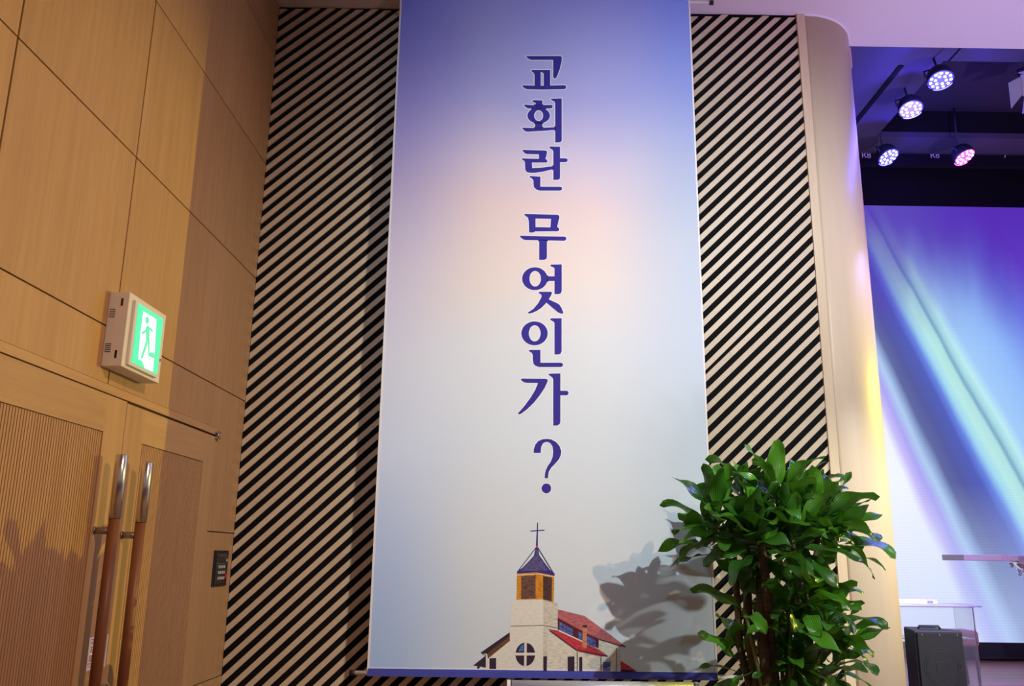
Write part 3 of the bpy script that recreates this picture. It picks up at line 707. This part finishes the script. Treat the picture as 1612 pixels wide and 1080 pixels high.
# lettering traced as flat print
def ell(cx, cy, rx, ry, n=40): return [(cx+rx*math.cos(2*PI*k/n), cy+ry*math.sin(2*PI*k/n)) for k in range(n)]
A_, B_, C_ = ((800, 70), 4.5), ((800, 320), 4.0), ((800, 570), 563/120)
GLY = [
 (A_, [([(127,84),(134,82),(368,82),(378,86),(380,94),(377,125),(368,165),(352,210),(342,234),(333,242),(324,240),(319,230),(319,109),(165,109),(150,105),(137,96)], []),
       ([(163,184),(168,180),(297,180),(297,291),(398,288),(408,293),(411,302),(407,312),(397,316),(240,320),(140,317),(122,313),(108,304),(99,294),(105,289),(187,292),(187,215),(182,203),(170,193)],
        [[(230,193),(243,198),(252,208),(252,292),(230,292)]])]),
 (A_, [([(171,399),(178,394),(242,396),(242,434),(186,434),(196,422),(192,413),(178,408)], []),
       ([(112,430),(118,426),(185,431),(304,428),(314,433),(316,441),(309,451),(298,453),(145,453),(128,447),(118,438)], []),
       (ell(216,504,80,56), [ell(216,504,32,38)]), ([(190,553),(242,553),(242,594),(190,594)], []),
       ([(99,592),(105,589),(190,592),(250,590),(336,586),(336,604),(250,612),(135,618),(120,614),(108,604)], []),
       ([(301,390),(308,384),(379,382),(379,678),(373,690),(358,694),(333,694),(333,415),(325,403),(311,396)], [])]),
 (A_, [([(99,750),(105,747),(262,751),(273,755),(275,764),(270,790),(264,808),(278,824),(276,832),(268,836),(168,836),(170,876),(230,873),(322,862),(322,882),(250,900),(190,909),(150,909),(130,902),(121,886),(119,838),(115,826),(103,818),(95,811),(102,807),(217,810),(217,778),(130,776),(115,768)], []),
       ([(290,730),(297,723),(368,724),(368,806),(408,806),(419,811),(421,820),(418,829),(409,833),(368,833),(368,943),(362,955),(348,959),(320,959),(320,757),(313,745),(299,737)], []),
       ([(150,936),(158,932),(228,937),(228,1007),(370,1008),(381,1014),(382,1023),(376,1032),(366,1035),(225,1035),(200,1028),(184,1012),(179,990),(179,966),(172,952),(158,943)], [])]),
 (B_, [([(100,71),(107,67),(310,72),(321,77),(322,92),(308,148),(320,158),(322,167),(314,176),(170,177),(158,184),(132,184),(130,112),(124,90),(110,80)], [[(172,96),(270,98),(266,152),(172,150)]]),
       ([(73,208),(80,204),(200,208),(355,210),(365,215),(367,223),(362,232),(353,236),(110,232),(95,228),(82,218)], []),
       ([(195,230),(244,230),(244,338),(239,351),(226,356),(195,356)], [])]),
 (B_, [(ell(168,475,80,72), [ell(170,475,36,49)]),
       ([(264,393),(271,386),(337,385),(337,553),(331,567),(318,572),(292,572),(292,489),(244,489),(247,460),(292,460),(292,412),(285,403),(272,399)], []),
       ([(191,562),(197,557),(270,557),(276,563),(272,577),(255,605),(310,630),(325,641),(338,664),(347,688),(343,696),(333,695),(312,686),(275,655),(241,626),(210,658),(180,678),(150,691),(130,695),(123,690),(130,684),(160,664),(190,628),(210,590),(210,577),(200,571)], [])]),
 (B_, [(ell(166,819,83,75), [ell(167,819,37,51)]),
       ([(263,732),(270,724),(336,724),(336,933),(330,947),(318,952),(292,952),(292,756),(285,745),(272,738)], []),
       ([(128,929),(135,923),(203,923),(203,1004),(333,1004),(344,1010),(346,1018),(342,1026),(333,1031),(195,1031),(172,1024),(158,1008),(155,985),(155,957),(150,943),(138,936)], [])]),
 (C_, [([(94,127),(100,122),(278,124),(290,129),(292,140),(270,190),(235,243),(190,300),(140,348),(95,382),(80,386),(71,381),(76,374),(120,325),(165,263),(200,205),(220,155),(135,154),(115,148),(100,138)], []),
       ([(297,93),(304,86),(386,84),(386,212),(432,212),(443,218),(446,229),(442,240),(432,245),(386,245),(386,438),(380,457),(364,468),(333,469),(333,127),(326,113),(312,104)], [])]),
 (C_, [([(188,671),(189,645),(200,610),(222,584),(250,571),(283,567),(320,572),(355,592),(380,622),(391,655),(388,690),(372,722),(345,752),(318,780),(300,810),(295,835),(294,858),(270,858),(271,830),(278,798),(292,768),(315,735),(330,695),(333,660),(328,625),(315,603),(295,590),(275,590),(255,602),(243,630),(239,671)], []),
       (ell(282,933,35,36), [])])]
M['ink'] = mat('indigo ink', s2l((58, 48, 150)), .7, spec=.2)
bp2 = lambda p: (lambda f: f)(onB(p))
for (o_, s_), shapes in GLY:
    tr_ = lambda ring: [(o_[0]+x/s_, o_[1]+y/s_) for x, y in ring]
    # work in banner coordinates so that the white keyline has an even width
    f3 = onB(.0012)
    def loc2(ring): return [(lambda w: (w[0], w[2]))(f3(*q)) for q in tr_(ring)]
    sh = [(loc2(a), [loc2(h) for h in hs]) for a, hs in shapes]
    L = flat_fill(sh, M['ink'], 'letter', bn, lambda x, y: (x, -.0012, y))
    flat_fill(sh, M['white'], 'keyline', L, lambda x, y: (x, -.0006, y), offset=.008)

# printed church
CH = ((700, 800), 1389/360)
cc = {}
def pm(name, rgb, noise=0.0):
    m = mat('print '+name, s2l(rgb), .75, spec=.2)
    if noise:
        n, l, b = nodes(m); tc = n.new('ShaderNodeTexCoord'); mp = n.new('ShaderNodeMapping'); mp.inputs['Scale'].default_value = (18, 1, 60)
        l.new(tc.outputs['Object'], mp.inputs[0]); nz = n.new('ShaderNodeTexNoise'); nz.inputs['Scale'].default_value = 1.5; nz.inputs['Detail'].default_value = 5
        l.new(mp.outputs[0], nz.inputs['Vector'])
        rp = n.new('ShaderNodeValToRGB'); c0 = s2l(tuple(max(0, c*(1-noise)) for c in rgb)); c1_ = s2l(rgb)
        rp.color_ramp.elements[0].position = .32; rp.color_ramp.elements[0].color = (*c0, 1); rp.color_ramp.elements[1].position = .55; rp.color_ramp.elements[1].color = (*c1_, 1)
        l.new(nz.outputs['Fac'], rp.inputs[0]); l.new(rp.outputs[0], b.inputs['Base Color'])
    return m
PM = dict(cream=pm('cream', (232, 230, 218), .05), cream2=pm('cream side', (220, 214, 198), .16), cream3=pm('stone', (230, 226, 210), .14), navy=pm('navy', (60, 52, 130)), slate=pm('slate', (98, 92, 140), .35), orange=pm('orange', (226, 150, 42), .25),
          brick=pm('brick', (120, 84, 74), .35), brickd=pm('brick dark', (88, 62, 62), .35), roof=pm('roof', (196, 112, 116), .22), red=pm('red roof', (206, 66, 78), .2), maroon=pm('maroon', (94, 40, 48)), dark=pm('dark', (58, 44, 62)), pane=pm('pane', (92, 120, 205), .5),
          chim=pm('chimney', (214, 146, 112), .2), line=pm('line', (110, 104, 100)), white=M['white'], eave=pm('eave', (120, 84, 60), .4))
cnt = [0]
def pr(m, pts, name='church_detail', parent=None):
    cnt[0] += 1; p = .0006+.00006*cnt[0]
    o_, s_ = CH
    return flat_fill([([(o_[0]+x/s_, o_[1]+y/s_) for x, y in pts], [])], PM[m], name, parent or bn, onB(p))
cw = pr('cream3', [(597,990),(600,715),(630,738),(800,862),(815,872),(930,800),(935,790),(1068,842),(1068,990)], 'church_print')
def pc(m, pts): return pr(m, pts, 'church_detail', cw)
def ln(m, a, b, t):
    dx, dy = b[0]-a[0], b[1]-a[1]; k = t/2/math.hypot(dx, dy); return pc(m, [(a[0]-dy*k, a[1]+dx*k), (b[0]-dy*k, b[1]+dx*k), (b[0]+dy*k, b[1]-dx*k), (a[0]+dy*k, a[1]-dx*k)])
pc('cream', [(255,990),(255,880),(396,770),(400,716),(600,713),(597,990)])
pc('cream', [(408,560),(437,556),(600,553),(600,713),(400,716)])
pc('cream2', [(600,553),(686,577),(684,735),(600,715)])
pc('cream2', [(600,715),(628,722),(625,800),(622,990),(597,990)])
ln('line', (400,717), (600,712), 4); ln('line', (600,712), (686,728), 4)
pc('eave', [(258,884),(396,775),(396,806),(262,915)])
pc('dark', [(219,877),(395,754),(396,776),(258,884),(222,883)])
pc('dark', [(174,955),(250,895),(250,968),(232,966),(225,962),(212,966),(200,960)]); pc('dark', [(198,962),(216,962),(204,985),(198,985)]); ln('dark', (228,884), (250,894), 4)
pc('dark', [(272,912),(312,910),(313,988),(272,988)])
pc('navy', [(440,384),(475,360),(512,322),(543,288),(553,236),(567,236),(574,285),(600,322),(640,375),(668,398),(668,411),(560,390),(440,397)])
pc('slate', [(455,382),(490,352),(520,322),(548,290),(556,250),(564,250),(572,292),(598,330),(630,378),(560,382)])
ln('navy', (559,234), (445,383), 5); ln('navy', (562,234), (662,397), 6)
pc('navy', [(555,232),(561,88),(568,88),(566,232)]); pc('navy', [(522,136),(606,131),(606,137),(522,142)])
pc('red', [(555,228),(567,228),(567,240),(555,240)])
pc('orange', [(440,397),(560,390),(665,410),(662,572),(590,553),(437,556)])
ln('cream', (440,406), (575,399), 4); ln('cream', (575,399), (664,417), 4)
pc('brick', [(465,414),(552,408),(552,548),(465,552)]); pc('brickd', [(598,412),(652,422),(650,566),(598,553)])
W = (490, 888)
pc('dark', ell(W[0], W[1], 59, 71)); pc('cream', [(484,812),(499,812),(497,962),(482,962)]); pc('cream', [(428,878),(553,878),(553,895),(428,895)])
pc('pane', [(446,872),(462,838),(480,826),(480,872)])
pc('roof', [(688,615),(850,655),(960,735),(1040,795),(1102,842),(1060,840),(940,797),(840,748),(688,667)])
pc('maroon', [(686,665),(840,748),(936,796),(935,860),(778,790),(688,742)])
pc('cream', [(692,738),(935,852),(935,861),(692,748)])
for q in ([(697,690),(778,735),(778,775),(697,738)], [(813,750),(832,760),(832,803),(813,795)], [(865,775),(917,800),(917,848),(865,825)]): pc('pane', q)
for t in (.25, .5, .75): ln('maroon', (697+81*t, 690+45*t), (697+81*t, 738+37*t), 3)
ln('maroon', (697,714), (778,755), 3)
for t in (.33, .66): ln('maroon', (865+52*t, 775+25*t), (865+52*t, 825+23*t), 3)
ln('maroon', (865,800), (917,824), 3)
pc('red', [(627,733),(680,742),(935,858),(992,899),(950,900),(822,872),(790,852)])
ln('dark', (640,745), (800,862), 6); ln('dark', (800,862), (990,900), 6); ln('dark', (938,797), (1100,843), 5)
pc('chim', [(838,722),(865,724),(862,852),(835,842)]); pc('dark', [(838,712),(866,710),(866,726),(838,724)])
for q in ([(748,902),(788,900),(788,990),(748,990)], [(818,905),(836,904),(836,990),(818,990)], [(600,900),(622,900),(620,990),(600,990)]): pc('dark', q)
pc('pane', [(962,933),(1007,933),(1007,990),(962,990)]); ln('maroon', (984,933), (984,990), 3); ln('maroon', (962,960), (1007,960), 3)
ln('line', (806,870), (806,990), 5); ln('line', (950,900), (950,990), 5); ln('line', (1044,850), (1044,990), 5)
pc('red', [(1069,928),(1110,952),(1168,993),(1069,993)]); pc('dark', [(1069,980),(1145,984),(1160,993),(1069,993)])

# silver board below the banner
yb = 6.50
b0, b1 = onY(801, 1070.5, yb), onY(1096, 1073, yb)
zt = b0.z
bo = thing('silver_board', 'low silver metal board with rounded top edge standing below the banner', 'board', ((b0.x+b1.x)/2, yb, 0))
w = (b1.x-b0.x)/2
prof = [(.05*math.cos(PI*k/12), zt-.05+.05*math.sin(PI*k/12)) for k in range(13)]+[(-.05, zt-.30), (.05, zt-.30)]
MB().prism([(a, z) for a, z in prof], -w+.02, w-.02, 'x').build('casing', M['alu'], bo, True)
for sx in (-1, 1):
    MB().prism([(a*1.06, zt-.05+(z-zt+.05)*1.04) for a, z in prof], sx*w-.012, sx*w+.012, 'x').build('end_cap', mat('white end cap', (.8, .8, .82), .4), bo)
    MB().box(sx*(w-.25)-.02, sx*(w-.25)+.02, -.02, .02, .03, zt-.29).build('post', M['steel_dull'], bo)
    MB().box(sx*(w-.25)-.03, sx*(w-.25)+.03, -.22, .22, 0, .03).build('foot', M['black'], bo, bevel=.005)

# ------------------------------------------------------------------ potted plant
M['leaf'] = mat('glossy leaf', (.05, .22, .02), .26, spec=.55)
def leaf_nodes(m):
    n, l, b = nodes(m)
    tc = n.new('ShaderNodeTexCoord'); oi = n.new('ShaderNodeObjectInfo')
    sx = n.new('ShaderNodeSeparateXYZ'); l.new(tc.outputs['UV'], sx.inputs[0])
    wv = n.new('ShaderNodeMath'); wv.operation = 'MULTIPLY'; wv.inputs[1].default_value = 58; l.new(sx.outputs['X'], wv.inputs[0])
    sn = n.new('ShaderNodeMath'); sn.operation = 'SINE'; l.new(wv.outputs[0], sn.inputs[0])
    ab = n.new('ShaderNodeMath'); ab.operation = 'MULTIPLY_ADD'; ab.inputs[1].default_value = .10; ab.inputs[2].default_value = .5; l.new(sn.outputs[0], ab.inputs[0])
    ad = n.new('ShaderNodeMath'); ad.operation = 'MULTIPLY_ADD'; ad.inputs[1].default_value = .9; ad.inputs[2].default_value = -.45; l.new(oi.outputs['Random'], ad.inputs[0])
    su = n.new('ShaderNodeMath'); su.operation = 'ADD'; l.new(ab.outputs[0], su.inputs[0]); l.new(ad.outputs[0], su.inputs[1])
    rp = n.new('ShaderNodeValToRGB'); cr = rp.color_ramp
    cr.elements[0].position = 0; cr.elements[0].color = (.014, .062, .010, 1); cr.elements[1].position = 1; cr.elements[1].color = (.085, .30, .018, 1)
    e = cr.elements.new(.5); e.color = (.038, .160, .014, 1)
    l.new(su.outputs[0], rp.inputs[0])
    # dry brown tips
    tp = n.new('ShaderNodeMapRange'); tp.inputs['From Min'].default_value = .965; tp.inputs['From Max'].default_value = .985; l.new(sx.outputs['Y'], tp.inputs['Value'])
    mx = n.new('ShaderNodeMix'); mx.data_type = 'RGBA'; mx.inputs['B'].default_value = (.16, .09, .04, 1); l.new(tp.outputs[0], mx.inputs['Factor']); l.new(rp.outputs[0], mx.inputs['A'])
    l.new(mx.outputs['Result'], b.inputs['Base Color'])
    bp = n.new('ShaderNodeBump'); bp.inputs['Strength'].default_value = .35; bp.inputs['Distance'].default_value = .002; l.new(sn.outputs[0], bp.inputs['Height']); l.new(bp.outputs[0], b.inputs['Normal'])
    tr = n.new('ShaderNodeBsdfTranslucent'); tr.inputs['Color'].default_value = (.10, .36, .02, 1)
    ms = n.new('ShaderNodeMixShader'); ms.inputs[0].default_value = .16
    l.new(b.outputs[0], ms.inputs[1]); l.new(tr.outputs[0], ms.inputs[2]); l.new(ms.outputs[0], n['Material Output'].inputs['Surface'])
leaf_nodes(M['leaf'])
def leaf_mesh(i):
    rr = random.Random(100+i); NY, NX = 15, 6
    droop = rr.uniform(.30, .95); wd = rr.uniform(.125, .165); ph = rr.uniform(0, 6); wav = rr.uniform(.025, .055); tw = rr.uniform(-.7, .7); side = rr.uniform(-.12, .12)
    v, f, uv = [], [], []
    x = y = z = 0; pos = []
    for j in range(NY+1):
        t = j/NY; a = -droop*t*t*1.5+.10
        pos.append((y, z, a)); y += math.cos(a)/NY; z += math.sin(a)/NY
    for j in range(NY+1):
        t = j/NY
        if t < .16: w = .020+.012*t/.16
        else:
            k = (t-.16)/.84; w = .030+(wd-.03)*(math.sin(PI*min(1, k**.85)))**.75 if k < .97 else .012
        if j == NY: w = .003
        y, z, a = pos[j]; tws = tw*t*t
        for i_ in range(NX+1):
            u = i_/NX*2-1
            edge = wav*math.sin(ph+t*11+(2.2 if u > 0 else 0))*abs(u)**2*(1 if .2 < t < .97 else .2)
            lift = .30*abs(u)*w*(1-.5*t)
            lx, lz = u*w, lift+edge
            cx, sx_ = math.cos(tws), math.sin(tws)
            lx, lz = lx*cx-lz*sx_, lx*sx_+lz*cx
            v.append((lx+side*t*t, y-lz*math.sin(a), z+lz*math.cos(a))); uv.append((i_/NX, t))
    for j in range(NY):
        for i_ in range(NX):
            q = j*(NX+1)+i_; f.append((q, q+1, q+NX+2, q+NX+1))
    me = bpy.data.meshes.new('leaf'); me.from_pydata(v, [], f); me.update()
    ul = me.uv_layers.new(name='UVMap')
    for lp in me.loops: ul.data[lp.index].uv = uv[lp.vertex_index]
    for p in me.polygons: p.use_smooth = True
    me.materials.append(M['leaf']); return me
LEAVES = [leaf_mesh(i) for i in range(9)]
PY = 6.12
pb = onY(1225, 1000, PY)
pl = thing('potted_dracaena', 'tall leafy green plant with thick canes standing between banner and wooden column', 'plant', (pb.x, PY, 0))
MB().lathe([(.21, 0), (.22, .02), (.29, .44), (.305, .46), (.305, .50), (.28, .50), (.27, .45), (.01, .45)], seg=32).build('pot', mat('white glazed pot', (.7, .7, .7), .3), pl, True)
MB().lathe([(.265, .40), (.268, .462), (.01, .47)], seg=24).build('soil', mat('soil', (.05, .035, .025), .95), pl)
M['cane'] = wood('brown cane', (.115, .085, .05), (.05, .038, .024), (3, 3, 26), .8, .2)
M['stem'] = mat('green stem', (.13, .16, .05), .6)
def loc(u, v, dy):
    P = onY(u, v, PY+dy); return Vector((P.x-pb.x, dy, P.z))
rl = random.Random(11)
def crown(head, n, ln0, ln1, up0, up1, axis=(0, 0, 1), bias=None):
    ga = 2.399963; a0 = rl.uniform(0, 6.28)
    for k in range(n):
        t = (k+.5)/n
        az = a0+k*ga+rl.uniform(-.25, .25); el = math.radians(up0+(up1-up0)*t+rl.uniform(-10, 10))
        L = rl.uniform(ln0, ln1)*(1-.25*max(0, .25-t)*4*.5)
        d = Vector((math.cos(az)*math.cos(el), math.sin(az)*math.cos(el), math.sin(el)))
        if bias: d = (d+Vector(bias)).normalized()
        base = Vector(head)+Vector((0, 0, .06-.17*t))
        o = bpy.data.objects.new('leaf', rl.choice(LEAVES)); COL.objects.link(o); o.parent = pl
        side = d.cross(Vector((0, 0, 1)))
        if side.length < .05: side = Vector((1, 0, 0))
        side.normalize(); nrm = side.cross(d).normalized()
        R3 = Matrix((side, d, nrm)).transposed().to_4x4()
        o.matrix_local = Matrix.Translation(base) @ R3 @ Matrix.Rotation(rl.uniform(-.7, .7), 4, 'Y') @ Matrix.Diagonal((L*rl.uniform(.9, 1.15), L, L, 1))
HEADS = [(1132, 822, -.18, 22), (1172, 792, .02, 22), (1190, 846, -.34, 20), (1222, 792, -.20, 22), (1246, 848, -.28, 20), (1262, 802, .08, 20), (1292, 822, -.12, 22), (1318, 842, .08, 20), (1118, 852, .0, 12), (1215, 850, .1, 10)]
for u, v, dy, n in HEADS: crown(loc(u, v, dy), n, .30, .46, 84, -30)
LOW = [(1302, 985, -.08, 18, (.45, -.1, .1)), (1312, 1042, .06, 15, (.45, 0, .0)), (1270, 935, -.15, 14, (.2, -.2, 0)), (1250, 1035, -.2, 13, (.1, -.3, .1)), (1262, 1075, -.1, 12, (.1, -.2, 0)), (1245, 965, -.25, 10, (0, -.3, 0)), (1226, 935, .10, 10, (0, 0, -.1)), (1218, 1045, .02, 9, (0, -.1, 0)), (1242, 995, .12, 10, (0, 0, 0)), (1172, 960, -.22, 4, (-.3, -.2, 0)), (1165, 1045, .0, 5, (-.4, 0, .1))]
for u, v, dy, n, bi in LOW: crown(loc(u, v, dy), n, .28, .44, 70, -35, bias=bi)
def cane(pts, r0, r1):
    # knobbly ringed stem
    P = []; Rr = []
    for (a, b) in zip(pts[:-1], pts[1:]):
        for k in range(10):
            P.append(Vector(a).lerp(Vector(b), k/10)); Rr.append(0)
    P.append(Vector(pts[-1])); n = len(P)
    Rr = [(r0+(r1-r0)*k/(n-1))*(1+.07*(k % 2)) for k in range(n)]
    return P, Rr
CANES = [((1178, 1000, -.05), (1176, 890, .0), (1172, 800, .02), .033), ((1200, 1010, -.18), (1197, 900, -.2), (1222, 800, -.2), .036), ((1214, 1020, -.1), (1208, 930, -.28), (1197, 850, -.32), .034),
         ((1240, 1020, .05), (1250, 900, -.2), (1248, 850, -.27), .020), ((1262, 1020, 0), (1278, 920, -.1), (1290, 830, -.12), .022), ((1250, 1030, .1), (1258, 900, .1), (1262, 805, .08), .022), ((1165, 1020, .0), (1158, 900, -.1), (1150, 830, -.17), .024)]
for a, b, c, r in CANES:
    p3 = [loc(*a), loc(*b), loc(*c)]
    ft = Vector((p3[0].x*.5, p3[0].y*.5, .44))
    P, Rr = cane([ft]+p3, r*1.1, r*.7)
    MB().tube(P, Rr, 10).build('cane', M['cane'], pl, True)
for u, v, dy, n, bi in LOW:
    h = loc(u, v, dy); ft = Vector((h.x*.35, h.y*.35, .44))
    P, Rr = cane([ft, (ft+h)/2+Vector((0, 0, .05)), h], .016, .010)
    MB().tube(P, Rr, 8).build('stem', M['stem'], pl, True)
